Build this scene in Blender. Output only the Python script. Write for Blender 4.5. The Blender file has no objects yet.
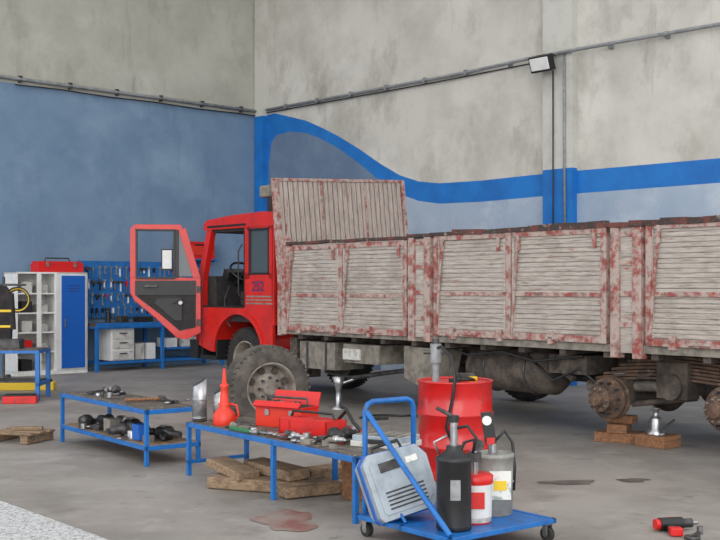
import bpy, bmesh, math, random
from mathutils import Vector, Matrix
random.seed(7)
S=bpy.context.scene
try:
    S.view_settings.view_transform='Standard'
except Exception: pass

# ---------------------------------------------------------------- materials
def lin(c):
    return tuple([((x/255)/12.92 if x/255<=0.04045 else ((x/255+0.055)/1.055)**2.4) for x in c])+(1,)
def mat(name,c1,c2=None,scale=5,lo=.4,hi=.6,rough=.6,metal=0,bump=0,bscale=40,stretch=(1,1,1),c3=None,s3=1.5,lo3=.5,hi3=.65,st3=(1,1,1),c4=None,s4=1.5,lo4=.5,hi4=.65,st4=(1,1,1),c5=None,s5=1.5,lo5=.5,hi5=.65,st5=(1,1,1),spec=.5,coat=0):
    m=bpy.data.materials.new(name); m.use_nodes=True
    nt=m.node_tree; N=nt.nodes; L=nt.links
    b=N['Principled BSDF']
    b.inputs['Base Color'].default_value=lin(c1); b.inputs['Roughness'].default_value=rough
    b.inputs['Metallic'].default_value=metal
    b.inputs['Specular IOR Level'].default_value=spec
    b.inputs['Coat Weight'].default_value=coat
    tc=N.new('ShaderNodeTexCoord')
    def noise(sc,st,det=8):
        mp=N.new('ShaderNodeMapping'); mp.inputs['Scale'].default_value=st
        L.new(tc.outputs['Object'],mp.inputs['Vector'])
        n=N.new('ShaderNodeTexNoise'); n.inputs['Scale'].default_value=sc; n.inputs['Detail'].default_value=det
        n.inputs['Roughness'].default_value=.65
        L.new(mp.outputs[0],n.inputs['Vector']); return n
    prev=None
    def layer(prev,base,c,sc,lo,hi,st):
        n=noise(sc,st)
        r=N.new('ShaderNodeMapRange'); r.inputs['From Min'].default_value=lo; r.inputs['From Max'].default_value=hi
        L.new(n.outputs['Fac'],r.inputs['Value'])
        x=N.new('ShaderNodeMix'); x.data_type='RGBA'
        L.new(r.outputs[0],x.inputs[0])
        if prev: L.new(prev,x.inputs[6])
        else: x.inputs[6].default_value=lin(base)
        x.inputs[7].default_value=lin(c)
        return x.outputs[2]
    if c2: prev=layer(prev,c1,c2,scale,lo,hi,stretch)
    if c3: prev=layer(prev,c1,c3,s3,lo3,hi3,st3)
    if c4: prev=layer(prev,c1,c4,s4,lo4,hi4,st4)
    if c5: prev=layer(prev,c1,c5,s5,lo5,hi5,st5)
    if prev: L.new(prev,b.inputs['Base Color'])
    if bump:
        n=noise(bscale,(1,1,1),6); bp=N.new('ShaderNodeBump'); bp.inputs['Strength'].default_value=bump; bp.inputs['Distance'].default_value=.02
        L.new(n.outputs['Fac'],bp.inputs['Height']); L.new(bp.outputs[0],b.inputs['Normal'])
    return m
M={}
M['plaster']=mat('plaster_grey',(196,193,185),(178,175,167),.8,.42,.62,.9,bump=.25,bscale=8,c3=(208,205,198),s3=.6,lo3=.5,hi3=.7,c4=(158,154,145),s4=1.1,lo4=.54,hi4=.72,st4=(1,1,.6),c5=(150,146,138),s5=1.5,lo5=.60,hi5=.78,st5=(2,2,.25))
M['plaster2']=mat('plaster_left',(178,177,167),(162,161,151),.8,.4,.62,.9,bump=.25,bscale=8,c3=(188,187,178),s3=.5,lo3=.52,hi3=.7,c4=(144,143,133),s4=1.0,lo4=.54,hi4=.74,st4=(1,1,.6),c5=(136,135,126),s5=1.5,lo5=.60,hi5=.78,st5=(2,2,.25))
M['column']=mat('column_concrete',(194,193,186),(174,172,164),1.5,.45,.65,.9,bump=.2,bscale=10)
M['bluewall']=mat('blue_wall_paint',(112,137,162),(98,124,151),1.2,.35,.65,.75,bump=.2,bscale=6,c3=(128,151,174),s3=.7,lo3=.5,hi3=.75,c4=(92,114,138),s4=1.6,lo4=.58,hi4=.8,st4=(2,2,.3))
M['bluewall_dark']=mat('slate_blue_paint',(108,126,148),(92,112,138),1.5,.35,.6,.8,bump=.2,bscale=6)
M['bluewall_pale']=mat('pale_blue_paint',(164,177,193),(144,161,182),.9,.35,.65,.85,bump=.2,bscale=6,c3=(180,190,201),s3=1.4,lo3=.5,hi3=.7)
M['stripe']=mat('bright_blue_paint',(22,114,192),(18,100,176),2,.4,.6,.6)
M['floor']=mat('floor_concrete',(150,144,138),(126,120,114),.8,.40,.62,.55,bump=.2,bscale=14,c3=(100,94,89),s3=1.7,lo3=.56,hi3=.80,spec=.4,c4=(168,162,156),s4=2.6,lo4=.55,hi4=.8,c5=(92,86,82),s5=4.5,lo5=.62,hi5=.74)
M['gravel']=mat('white_gravel',(214,214,214),(150,150,152),45,.45,.6,.9,bump=1,bscale=60,c3=(110,110,112),s3=90,lo3=.56,hi3=.66)
M['ceil']=mat('unseen_ceiling_panel',(190,190,188),(176,176,174),.5)
M['stain']=mat('oil_stain',(80,73,69),(108,101,95),4,.4,.6,.5)
M['redstain']=mat('red_stain',(128,84,76),(140,126,118),4,.38,.62,.6)
M['bed']=mat('weathered_bed_paint',(180,172,164),(150,141,133),7,.40,.64,.85,stretch=(.6,1,7),c3=(104,93,85),s3=9,lo3=.54,hi3=.72,st3=(.5,1,6),c4=(154,78,72),s4=5,lo4=.61,hi4=.70,st4=(1,1,3),c5=(128,118,109),s5=1.6,lo5=.52,hi5=.75,bump=.3,bscale=30)
M['bedhead']=mat('weathered_head_paint',(176,164,156),(150,136,128),7,.40,.64,.85,stretch=(1,7,.6),c3=(108,92,84),s3=8,lo3=.55,hi3=.72,st3=(1,6,.5),c4=(140,76,70),s4=5,lo4=.61,hi4=.70,st4=(1,3,1),c5=(130,118,110),s5=1.6,lo5=.52,hi5=.75,bump=.3,bscale=30)
M['bedframe']=mat('worn_frame_paint',(168,151,143),(142,72,66),10,.46,.60,.8,c3=(104,80,72),s3=12,lo3=.53,hi3=.68,c4=(170,48,42),s4=6,lo4=.62,hi4=.70,bump=.3,bscale=30)
M['bedtop']=mat('rusty_dark_rail',(58,50,48),(104,58,52),8,.48,.6,.85,c3=(140,124,114),s3=12,lo3=.58,hi3=.66)
M['red']=mat('truck_red_paint',(202,32,22),(176,26,22),4,.4,.7,.38,c3=(120,38,32),s3=9,lo3=.60,hi3=.75,coat=.2)
M['redtool']=mat('red_enamel',(204,30,26),(176,26,26),6,.5,.7,.35,c3=(96,28,26),s3=10,lo3=.62,hi3=.7)
M['reddrum']=mat('red_drum_paint',(200,26,26),(176,22,24),3,.45,.7,.32,c3=(110,24,26),s3=5,lo3=.60,hi3=.7,coat=.3)
M['orange']=mat('orange_red_plastic',(212,50,28),rough=.4)
M['blueframe']=mat('blue_enamel',(22,104,178),(20,88,156),8,.45,.65,.4,c3=(70,80,92),s3=16,lo3=.60,hi3=.68)
M['bluedoor']=mat('blue_locker_paint',(20,90,178),rough=.4)
M['peg']=mat('pegboard_blue',(30,104,172),(24,92,156),5,.4,.6,.5)
M['white']=mat('white_paint',(226,226,224),(208,207,204),5,.45,.7,.45)
M['dirtywhite']=mat('dirty_white',(196,194,188),(140,136,130),9,.5,.68,.55)
M['greycase']=mat('pale_grey_casing',(158,168,176),(128,136,144),6,.45,.68,.45)
M['black']=mat('black_plastic',(24,24,26),(36,36,38),8,.4,.7,.45)
M['dark']=mat('dark_interior',(34,32,33),(54,50,49),6,.4,.7,.8)
M['grime']=mat('greasy_chassis',(66,58,53),(94,84,75),7,.42,.62,.8,c3=(40,36,35),s3=4,lo3=.5,hi3=.65,bump=.4,bscale=25)
M['rust']=mat('rusty_iron',(98,76,62),(66,54,48),9,.42,.62,.85,c3=(130,104,84),s3=12,lo3=.55,hi3=.68,bump=.5,bscale=25)
M['grimelight']=mat('dusty_metal',(134,128,118),(98,92,85),8,.42,.62,.75,bump=.3,bscale=25)
M['tyre']=mat('dusty_rubber',(70,66,62),(102,95,88),7,.42,.66,.9,bump=.3,bscale=40)
M['tyredark']=mat('dark_rubber',(34,33,33),(56,52,50),7,.42,.66,.9,bump=.3,bscale=40)
M['rim']=mat('dusty_rim',(146,138,129),(112,102,93),7,.42,.6,.8,bump=.3,bscale=30)
M['steel']=mat('steel',(184,184,186),(140,140,142),10,.4,.65,.32,metal=.85)
M['galv']=mat('galvanised',(150,152,154),(120,122,124),10,.4,.65,.5,metal=.2)
M['dsteel']=mat('dark_steel',(84,82,82),(54,52,52),14,.4,.6,.45,metal=.4)
M['bench_top']=mat('greasy_bench_top',(100,90,80),(64,58,54),9,.4,.6,.5,c3=(146,132,116),s3=14,lo3=.56,hi3=.66)
M['wood']=mat('old_wood',(150,126,100),(112,92,74),5,.4,.62,.85,stretch=(1,9,9),c3=(84,68,56),s3=3,lo3=.56,hi3=.7,bump=.4,bscale=30)
M['wood2']=mat('brown_wood',(146,102,68),(104,74,54),5,.4,.62,.8,stretch=(9,1,9),bump=.3,bscale=30)
M['yellow']=mat('yellow_paint',(226,190,40),rough=.5)
M['green']=mat('green_plastic',(40,110,70),rough=.5)
M['glass']=mat('dusty_glass',(70,80,86),rough=.1)
M['label']=mat('paper_label',(220,220,214),(150,160,150),14,.5,.6,.6)
M['navy']=mat('navy_print',(44,52,110),rough=.6)
M['jacket']=mat('dark_fabric',(36,34,38),(56,50,50),6,.4,.6,.95,bump=.5,bscale=30)
M['grease']=mat('grey_bucket',(150,150,144),(116,114,108),6,.4,.65,.55)

# ---------------------------------------------------------------- mesh builder
class B:
    def __init__(s): s.bm=bmesh.new(); s.mats=[]
    def mi(s,k):
        if k not in s.mats: s.mats.append(k)
        return s.mats.index(k)
    def face(s,vs,k,smooth=False):
        try: f=s.bm.faces.new(vs)
        except ValueError: return
        f.material_index=s.mi(k); f.smooth=smooth
    def poly(s,pts,k): s.face([s.bm.verts.new(p) for p in pts],k)
    def box(s,c,d,k,rz=0,rx=0,ry=0):
        c=Vector(c); R=Matrix.Rotation(rz,3,'Z')@Matrix.Rotation(ry,3,'Y')@Matrix.Rotation(rx,3,'X')
        v=[]
        for z in(-.5,.5):
            for (x,y) in((-.5,-.5),(.5,-.5),(.5,.5),(-.5,.5)):
                v.append(s.bm.verts.new(c+R@Vector((x*d[0],y*d[1],z*d[2]))))
        for q in((3,2,1,0),(4,5,6,7),(0,1,5,4),(1,2,6,5),(2,3,7,6),(3,0,4,7)): s.face([v[i] for i in q],k)
    def bx(s,x0,x1,y0,y1,z0,z1,k): s.box(((x0+x1)/2,(y0+y1)/2,(z0+z1)/2),(abs(x1-x0),abs(y1-y0),abs(z1-z0)),k)
    def frame(s,p,q):
        a=(Vector(q)-Vector(p)).normalized()
        u=a.cross(Vector((0,0,1)))
        if u.length<1e-3: u=Vector((1,0,0))
        u.normalize(); w=a.cross(u); return a,u,w
    def lathe(s,p,q,prof,k,seg=24,cap=True):
        p=Vector(p); a,u,w=s.frame(p,q); rings=[]
        for pr in prof:
            t,r=pr[0],max(pr[1],1e-4)
            rings.append([s.bm.verts.new(p+a*t+u*math.cos(i*2*math.pi/seg)*r+w*math.sin(i*2*math.pi/seg)*r) for i in range(seg)])
        for j in range(len(prof)-1):
            kk=prof[j+1][2] if len(prof[j+1])>2 else k
            for i in range(seg):
                i2=(i+1)%seg
                s.face([rings[j][i],rings[j][i2],rings[j+1][i2],rings[j+1][i]],kk,True)
        if cap:
            for j,pr in((0,prof[0]),(-1,prof[-1])):
                if pr[1]>1e-3:
                    vs=[s.bm.verts.new(v.co) for v in rings[j]]
                    if j==0: vs.reverse()
                    s.face(vs,(pr[2] if len(pr)>2 else k))
    def cyl(s,p,q,r,k,r2=None,seg=14):
        l=(Vector(q)-Vector(p)).length
        s.lathe(p,q,[(0,r),(l,r if r2 is None else r2)],k,seg)
    def tube(s,pts,r,k,seg=8):
        pts=[Vector(p) for p in pts]; rings=[]
        up=Vector((0,0,1)); pu=None
        for i,p in enumerate(pts):
            a=(pts[min(i+1,len(pts)-1)]-pts[max(i-1,0)]).normalized()
            u=a.cross(up)
            if u.length<.05: u=a.cross(Vector((1,0,0)))
            u.normalize(); w=a.cross(u)
            if pu is not None and (u.dot(pu)<0): u=-u; w=-w
            pu=u
            rings.append([s.bm.verts.new(p+u*math.cos(j*2*math.pi/seg)*r+w*math.sin(j*2*math.pi/seg)*r) for j in range(seg)])
        for i in range(len(pts)-1):
            for j in range(seg):
                s.face([rings[i][j],rings[i][(j+1)%seg],rings[i+1][(j+1)%seg],rings[i+1][j]],k,True)
        s.face(rings[0][::-1],k); s.face(rings[-1],k)
    def prism(s,pts,off,k,k2=None):
        off=Vector(off); a=[s.bm.verts.new(p) for p in pts]; b=[s.bm.verts.new(Vector(p)+off) for p in pts]
        s.face(a,k2 or k); s.face(b[::-1],k)
        n=len(pts)
        for i in range(n): s.face([a[i],b[i],b[(i+1)%n],a[(i+1)%n]],k)
    def torus(s,c,ax,R,r,k,seg=28,sg=8,a0=0,a1=2*math.pi):
        c=Vector(c); a,u,w=s.frame(c,c+Vector(ax))
        n=seg; full=abs(a1-a0-2*math.pi)<1e-4
        rings=[]
        for i in range(n if full else n+1):
            th=a0+(a1-a0)*i/n; d=u*math.cos(th)+w*math.sin(th)
            rings.append([s.bm.verts.new(c+d*(R+r*math.cos(f*2*math.pi/sg))+a*r*math.sin(f*2*math.pi/sg)) for f in range(sg)])
        m=len(rings)
        for i in range(m if full else m-1):
            A=rings[i];Bq=rings[(i+1)%m]
            for f in range(sg): s.face([A[f],A[(f+1)%sg],Bq[(f+1)%sg],Bq[f]],k,True)
    def done(s,name,loc=(0,0,0),rz=0,parent=None,bevel=0,rx=0,ry=0,recalc=True):
        if recalc: bmesh.ops.recalc_face_normals(s.bm,faces=s.bm.faces)
        me=bpy.data.meshes.new(name); s.bm.to_mesh(me); s.bm.free()
        for k in s.mats: me.materials.append(M[k])
        o=bpy.data.objects.new(name,me); S.collection.objects.link(o)
        o.location=loc; o.rotation_euler=(rx,ry,rz)
        if parent: o.parent=parent
        if bevel:
            b=o.modifiers.new('bevel','BEVEL'); b.width=bevel; b.segments=2; b.limit_method='ANGLE'; b.angle_limit=math.radians(40); b.harden_normals=False
        return o
def empty(name,loc,rz=0):
    e=bpy.data.objects.new(name,None); S.collection.objects.link(e); e.location=loc; e.rotation_euler=(0,0,rz); e.empty_display_size=.3; return e

# ---------------------------------------------------------------- room shell
C=Vector((-2.2,23.8,0)); DL=Vector((-.729,-.684,0)); NL=Vector((.684,-.729,0))
DR=Vector((.684,-.729,0)); NR=Vector((-.729,-.684,0))
H=8.6
def wl(s,y,z): return C+DL*s+NL*y+Vector((0,0,z))
def wr(t,y,z): return C+DR*t+NR*y+Vector((0,0,z))
b=B()
def wallquad(f,s0,s1,z00,z01,z10,z11,k,y=0):
    b.poly([f(s0,y,z00),f(s1,y,z10),f(s1,y,z11),f(s0,y,z01)],k)
for i in range(14):
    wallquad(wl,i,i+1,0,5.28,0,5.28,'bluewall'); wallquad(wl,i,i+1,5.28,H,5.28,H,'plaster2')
b.prism([wl(-.3,-.02,0),wl(14,-.02,0),wl(14,-.02,H),wl(-.3,-.02,H)],-NL*.25,'column')
wall_left=b.done('wall_left',recalc=False)
b=B()
top=[(0,5.26),(.57,5.27),(1.08,5.14),(1.6,5.0),(2.03,4.83),(2.6,4.58),(3.22,4.26),(3.8,3.93),(4.31,3.68),(4.8,3.53),(5.33,3.46),(6.3,3.44),(7.85,3.46),(16,3.43)]
bot=[(0,0),(.33,0),(.36,4.2),(.45,4.65),(.62,4.8),(1.08,4.83),(1.6,4.75),(2.03,4.6),(2.6,4.34),(3.22,3.98),(3.8,3.6),(4.31,3.33),(4.8,3.17),(5.33,3.09),(6.3,3.07),(7.85,3.09),(16,3.1)]
def itp(P,x):
    for (a,c),(d,e) in zip(P,P[1:]):
        if a<=x<=d: return c+(e-c)*(x-a)/(d-a)
    return P[-1][1]
xs=sorted(set([p[0] for p in top]+[p[0] for p in bot]+[i*.25 for i in range(64)]+[16]))
for a,c in zip(xs,xs[1:]):
    tm=(a+c)/2
    wallquad(wr,a,c,itp(top,a),H,itp(top,c),H,'plaster')
    ba,bc=itp(bot,a),itp(bot,c)
    wallquad(wr,a,c,ba,itp(top,a),bc,itp(top,c),'stripe')
    if bc>0.01 : wallquad(wr,a,c,0,ba,0,bc,'bluewall_dark' if tm<3.9 else 'bluewall_pale')
b.prism([wr(-.3,-.02,0),wr(16,-.02,0),wr(16,-.02,H),wr(-.3,-.02,H)],-NR*.25,'column')
wall_back=b.done('wall_back',recalc=False)
def column(name,t0,t1,dep,zb):
    b=B()
    def seg(z0,z1,k): b.prism([wr(t0,0,z0),wr(t1,0,z0),wr(t1,0,z1),wr(t0,0,z1)],NR*dep,k)
    seg(0,zb,'stripe'); seg(zb,H,'column')
    b.done(name)
column('column',.02,.3,.12,5.24)
column('column',7.75,8.33,.14,3.5)
b=B(); b.bx(-16,16,-4,30,-.2,0,'floor'); b.done('floor')
b=B(); b.prism([(-7,8.6,.0),(-3.6,8.6,0),(-2.67,8.15,0),(-1.61,6.93,0),(-1.2,6.3,0),(-1.0,3.5,0),(-7,3.5,0)],(0,0,.012),'gravel'); b.done('gravel_strip')
# unseen roof strips added to block top light, gaps added to brighten the walls
b=B()
for i in range(6):
    t0=-.2+i*2.9
    b.prism([wr(t0,-.2,H),wr(t0+1.5,-.2,H),wr(t0+1.5,13,H),wr(t0,13,H)],(0,0,.2),'ceil')
b.done('unseen_ceiling_strips')
def blob(name,c,rx,ry,k,seed,rz=0,z=.004):
    random.seed(seed); b=B(); pts=[]
    n=40; ph=[random.uniform(0,6.28) for _ in range(5)]
    for i in range(n):
        a=i*2*math.pi/n; r=1+.18*math.sin(2*a+ph[0])+.14*math.sin(3*a+ph[1])+.1*math.sin(5*a+ph[2])+.06*math.sin(9*a+ph[3])
        x,y=rx*r*math.cos(a),ry*r*math.sin(a)
        pts.append((c[0]+x*math.cos(rz)-y*math.sin(rz),c[1]+x*math.sin(rz)+y*math.cos(rz),z))
    b.poly(pts,k); b.done(name)
blob('oil_stain',(1.7,8.95),.2,.12,'stain',1)
blob('oil_stain',(2.25,9.05),.13,.09,'stain',2)
blob('red_paint_stain',(-.5,7.5),.22,.3,'redstain',5)

# wall conduits (parts of their walls) + floodlight
b=B()
b.tube([wl(s,.06,5.36) for s in (0.1,3,6,10,14)],.035,'galv')
b.tube([wl(s,.05,5.26+.01*math.sin(s*3)) for s in [.1+i*.5 for i in range(0,12)]],.012,'black',6)
for i in range(0,14): b.box(wl(i+.5,.04,5.36),(.05,.1,.12),'dsteel',rz=math.radians(-136.8))
b.done('conduit_pipe',parent=wall_left)
b=B()
b.tube([wr(t,.06 if t<7.5 or t>8.6 else .2,5.36) for t in (0.35,3,6,7.5,7.7,8.4,8.6,12,16)],.03,'galv')
b.tube([wr(.35,.05,5.3),wr(5,.05,5.29),wr(7.6,.05,5.31)],.012,'black',6)
for i in range(1,16):
    if abs(i-8)>.6: b.box(wr(i,.04,5.36),(.05,.1,.1),'galv',rz=math.radians(-46.8))
b.tube([wr(8.2,.17,5.36),wr(8.2,.17,4),wr(8.22,.17,2.2)],.02,'galv')
b.tube([wr(7.98,.17,5.1),wr(7.98,.17,3.0),wr(7.98,.17,2)],.012,'black',6)
b.done('conduit_pipe_run',parent=wall_back)
b=B()
b.box(wr(7.9,.36,5.2),(.42,.12,.26),'black',rz=math.radians(-46.8),rx=.35)
b.box(wr(7.9,.425,5.18),(.36,.02,.2),'white',rz=math.radians(-46.8),rx=.35)
b.box(wr(7.9,.25,5.34),(.3,.16,.03),'dsteel',rz=math.radians(-46.8))
b.done('floodlight',bevel=.01)

# ---------------------------------------------------------------- truck
TR=math.atan2(-.764,.646)
T=empty('flatbed_truck',(-1.05,15.0,0),TR)
def side_board(name,x0,x1,y,z0,z1,divs,out=-1):
    b=B(); e=[x0]+divs+[x1]
    b.bx(x0,x1,y-.03,y+.03,z1-.06,z1,'bedframe'); b.bx(x0,x1,y-.03,y+.03,z0,z0+.07,'bedframe')
    for i in e:
        xx=min(max(i,x0+.035),x1-.035); b.bx(xx-.035,xx+.035,y-.035,y+.035,z0,z1,'bedframe')
    for a,c in zip(e,e[1:]):
        a+=.045;c-=.045; zr=z0+(z1-z0)*.42
        b.bx(a,c,y-.03,y+.03,zr-.022,zr+.022,'bedframe')
        b.bx(a,a+.035,y-.025,y+.02,z0+.07,z1-.06,'bed'); b.bx(c-.035,c,y-.025,y+.02,z0+.07,z1-.06,'bed')
        z=z0+.08
        while z<z1-.07:
            h=random.choice((.044,.048,.052))
            b.box(((a+c)/2,y+.003+random.uniform(-.005,.004),z+(h-.006)/2),(c-a-.06,.03,h-.006),'bed',ry=random.uniform(-.0025,.0025)); z+=h
        b.bx(a+.02,c-.02,y,y+.018,z0+.05,z1-.05,'bed')
        m=(a+c)/2
        b.bx(m-.12,m+.12,y-.05,y-.02,z0+.02,z0+.05,'bedframe')
        for xx in(a+.1,c-.1): b.bx(xx-.02,xx+.02,y-.045,y-.02,z1-.2,z1-.02,'bedframe')
    k=x0+.3
    while k<x1-.1:
        b.bx(k-.035,k+.035,y-.05,y+.01,z0-.03,z0+.1,'bedframe'); k+=.72
    for i in e[:-1]:
        b.box((i+.1,y-.04,(z0+z1)/2),(.025,.02,(z1-z0)*.9),'bedframe',ry=.09)
    return b.done(name,parent=T,bevel=.004)
random.seed(3)
side_board('front_side_board',.1,2.52,0,1.0,2.14,[1.27])
side_board('middle_side_board',2.98,5.42,0,1.03,2.18,[4.13])
side_board('rear_side_board',5.88,8.25,0,1.03,2.2,[7.05])
side_board('far_side_board_a',.1,4.2,2.42,1.0,2.14,[1.5,2.8])
side_board('far_side_board_b',4.25,8.25,2.42,1.0,2.14,[5.5,6.8])
b=B()
for x0,x1,zb in((2.56,2.93,.95),(5.48,5.84,.9)):
    b.bx(x0,x0+.1,-.05,.05,zb,2.2,'bedframe'); b.bx(x1-.1,x1,-.05,.05,zb,2.2,'bedframe')
    b.bx(x0+.1,x1-.1,-.02,.04,zb+.05,2.18,'bed')
    for z in (1.2,1.5,1.8,2.08): b.bx(x0+.08,x1-.08,-.035,.0,z,z+.05,'bedframe')
    b.bx(x0-.02,x1+.02,-.06,.06,2.17,2.21,'bedtop')
b.bx(0,.12,-.05,.06,.95,2.25,'bedframe')
b.bx(-.06,.02,-.05,.06,.93,2.3,'bedframe')
x=.1
while x<8.2:
    l=random.uniform(.2,.5); h=random.uniform(.01,.04) if x>2.5 else .008
    b.box((x+l/2,.0,2.17+h/2+(.02 if x>2.5 else 0)),(l,.09,h+.03),'bedtop',ry=random.uniform(-.03,.03)); x+=l
b.bx(0,8.3,.03,2.4,.97,1.03,'grime')
for i in range(15): b.bx(.3+i*.56,.38+i*.56,.03,2.4,.89,.97,'grime')
b.bx(0,8.3,-.0,.05,.95,1.03,'grimelight')
b.bx(8.25,8.3,0,2.42,.98,2.14,'bed')
b.done('bed_frame',parent=T,bevel=.004)
b=B()
def hb(y,z,dx=0): return Vector((-.02-.22*max(0,(z-1.2))/1.9+dx,y,z))
def hbar(y0,y1,z0,z1,d0,d1,k,zt0=None,zt1=None):
    zt0=z1 if zt0 is None else zt0; zt1=z1 if zt1 is None else zt1
    b.prism([hb(y0,z0,d0),hb(y1,z0,d0),hb(y1,zt1,d0),hb(y0,zt0,d0)],(d1-d0,0,0),k)
def ht(y): return 3.08+.12*y/2.4
n=26
for i in range(n):
    y0=.06+i*2.3/n; y1=y0+2.3/n-.018
    hbar(y0,y1,1.25,0,.0,.035,'bedhead',ht(y0)-.03,ht(y1)-.03)
hbar(.04,2.4,1.2,0,-.03,-.002,'bed',ht(0)-.04,ht(2.4)-.04)
hbar(0,.06,1.1,0,-.05,.06,'bedframe',ht(0),ht(.07)); hbar(2.36,2.42,1.1,0,-.05,.06,'bedframe',ht(2.35),ht(2.42))
b.prism([hb(0,ht(0)-.035,-.05),hb(2.42,ht(2.4)-.035,-.05),hb(2.42,ht(2.4)+.01,-.05),hb(0,ht(0)+.01,-.05)],(.1,0,0),'bedframe')
for y in(.6,1.2,1.8): b.prism([hb(y,1.1,-.08),hb(y+.06,1.1,-.08),hb(y+.06,3.0,-.08),hb(y,3.0,-.08)],(.06,0,0),'bedframe')
for y in(.79,1.61): b.prism([hb(y,1.25,.035),hb(y+.03,1.25,.035),hb(y+.03,3.1,.035),hb(y,3.08,.035)],(.012,0,0),'bedframe')
b.done('headboard',parent=T,bevel=.004)
# ---- cab (offset forward of the bed)
CX=-.17
b=B()
Y0,Y1=.06,2.36
def side(y,dy):
    arch=[]
    for i in range(17):
        a=math.pi*(i/16); arch.append((-1.0+.62*math.cos(a),y,.62+.58*math.sin(a)))
    pts=[(-.16,y,.78),(-.16,y,1.28),(-2.1,y,1.28),(-2.14,y,.72)]+[(-1.75,y,.62)]+arch[::-1]+[(-.32,y,.66)]
    b.prism(pts,(0,dy,0),'red')
side(Y0,.05); side(Y1-.05,.05)
for yy in(Y0-.03,Y1-.55):
    ring=[]
    for i in range(19):
        a=math.pi*(i/18); ring.append((math.cos(a),math.sin(a)))
    for (c0,s0),(c1,s1) in zip(ring,ring[1:]):
        b.prism([(-1+.61*c0,yy,.62+.57*s0),(-1+.66*c0,yy,.62+.64*s0),(-1+.66*c1,yy,.62+.64*s1),(-1+.61*c1,yy,.62+.57*s1)],(0,.58,0),'red')
b.bx(-.84,-.14,Y0,Y0+.05,1.28,1.78,'red')
b.bx(-.84,-.72,Y0,Y0+.06,1.7,2.5,'red'); b.bx(-.26,-.14,Y0,Y0+.05,1.7,2.5,'red'); b.bx(-.78,-.14,Y0,Y0+.05,2.40,2.55,'red')
b.bx(-.72,-.26,Y0+.02,Y0+.035,1.78,2.42,'glass')
b.bx(-.74,-.24,Y0-.006,Y0+.01,1.76,1.79,'black'); b.bx(-.74,-.24,Y0-.006,Y0+.01,2.39,2.42,'black')
b.bx(-.74,-.71,Y0-.006,Y0+.01,1.76,2.42,'black'); b.bx(-.27,-.24,Y0-.006,Y0+.01,1.76,2.42,'black')
for i,z in enumerate((1.34,1.39,1.44)): b.bx(-.8,-.16,Y0-.004,Y0,z,z+.022,'grimelight')
b.bx(-2.0,-.14,Y1-.05,Y1,1.28,1.75,'red'); b.bx(-.5,-.14,Y1-.05,Y1,1.7,2.5,'red'); b.bx(-1.05,-.95,Y1-.05,Y1,1.7,2.5,'red')
b.bx(-.18,-.12,Y0,Y1,1.05,2.55,'red'); b.bx(-2.1,-.14,Y0+.05,Y1-.05,1.08,1.18,'dark')
b.bx(-.2,-.17,Y0+.05,Y1-.05,1.18,2.5,'dark')
for y in(Y0,Y1-.07):
    b.prism([(-2.12,y,1.2),(-1.98,y,1.2),(-1.96,y,1.7),(-1.70,y,2.52),(-1.83,y,2.52),(-2.12,y,1.65)],(0,.09,0),'red')
b.bx(-2.16,-2.08,Y0,Y1,.72,1.62,'red')
b.bx(-2.3,-2.08,Y0-.02,Y1+.02,.5,.78,'black')
b.bx(-2.19,-2.15,.35,2.05,.95,1.35,'black')
rp=[(-1.93,2.44),(-1.92,2.54),(-1.82,2.59),(-1.2,2.63),(-.4,2.65),(-.14,2.63),(-.1,2.5),(-.14,2.44)]
b.prism([(x,Y0-.01,z) for x,z in rp],(0,Y1-Y0+.02,0),'red')
b.bx(-1.85,-.2,Y0+.03,Y1-.03,2.4,2.45,'dark')
b.bx(-1.8,-.8,Y0-.025,Y0,2.47,2.5,'black'); b.bx(-1.95,-.84,Y0,Y0+.04,1.28,1.31,'black'); b.bx(-.87,-.84,Y0,Y0+.05,1.3,2.45,'black')
b.bx(-2.0,-1.55,Y0-.03,.4,.5,.56,'black'); b.bx(-2.0,-1.97,Y0,.3,.5,.8,'black'); b.bx(-1.6,-1.57,Y0,.3,.5,.8,'black')
b.bx(-2.17,-2.12,Y0-.01,Y0+.15,1.0,1.12,'orange'); b.tube([(-.88,Y0-.02,1.4),(-.9,Y0-.07,1.5),(-.9,Y0-.07,2.1),(-.88,Y0-.02,2.2)],.012,'black')
b.done('cab_body',loc=(CX,0,0),parent=T,bevel=.01)
b=B()
b.bx(-.75,-.4,.5,1.2,2.65,2.95,'dark'); b.cyl((-.4,.25,2.55),(-.4,.25,3.0),.09,'dark'); b.bx(-.62,-.28,.15,.6,2.86,3.03,'grimelight')
b.done('roof_air_intake',loc=(CX,0,0),parent=T,bevel=.03)
b=B()
for y in(.2,1.5):
    b.bx(-1.15,-.5,y,y+.6,1.32,1.52,'dark'); b.box((-.56,y+.3,1.85),(.16,.56,.75),'dark',ry=-.12); b.bx(-1.0,-.55,y+.1,y+.5,1.18,1.32,'black')
    b.box((-.52,y+.3,2.28),(.1,.3,.18),'dark',ry=-.12)
b.bx(-2.05,-1.75,Y0+.1,Y1-.1,1.2,1.75,'dark'); b.box((-1.7,.55,1.78),(.15,.5,.12),'black',ry=.4)
b.cyl((-1.85,.5,1.55),(-1.5,.5,1.8),.03,'black'); b.torus((-1.48,.5,1.81),(.6,0,.75),.23,.018,'black')
b.bx(-1.6,-.9,.9,1.4,1.18,1.55,'dark'); b.cyl((-1.2,1.0,1.2),(-1.15,.95,1.85),.015,'black')
b.tube([(-1.6,.3,1.6),(-1.5,.15,1.4),(-1.4,.1,1.1),(-1.3,.12,1.0)],.012,'dsteel')
for y in (.9,1.2,1.5): b.tube([(-1.8,y,1.7),(-1.6,y-.1,1.6),(-1.5,y,1.4)],.012,'black')
b.done('cab_interior',loc=(CX,0,0),parent=T,bevel=.03)
cu=bpy.data.curves.new('number_text','FONT'); cu.body='252'; cu.size=.2; cu.extrude=.002
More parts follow.
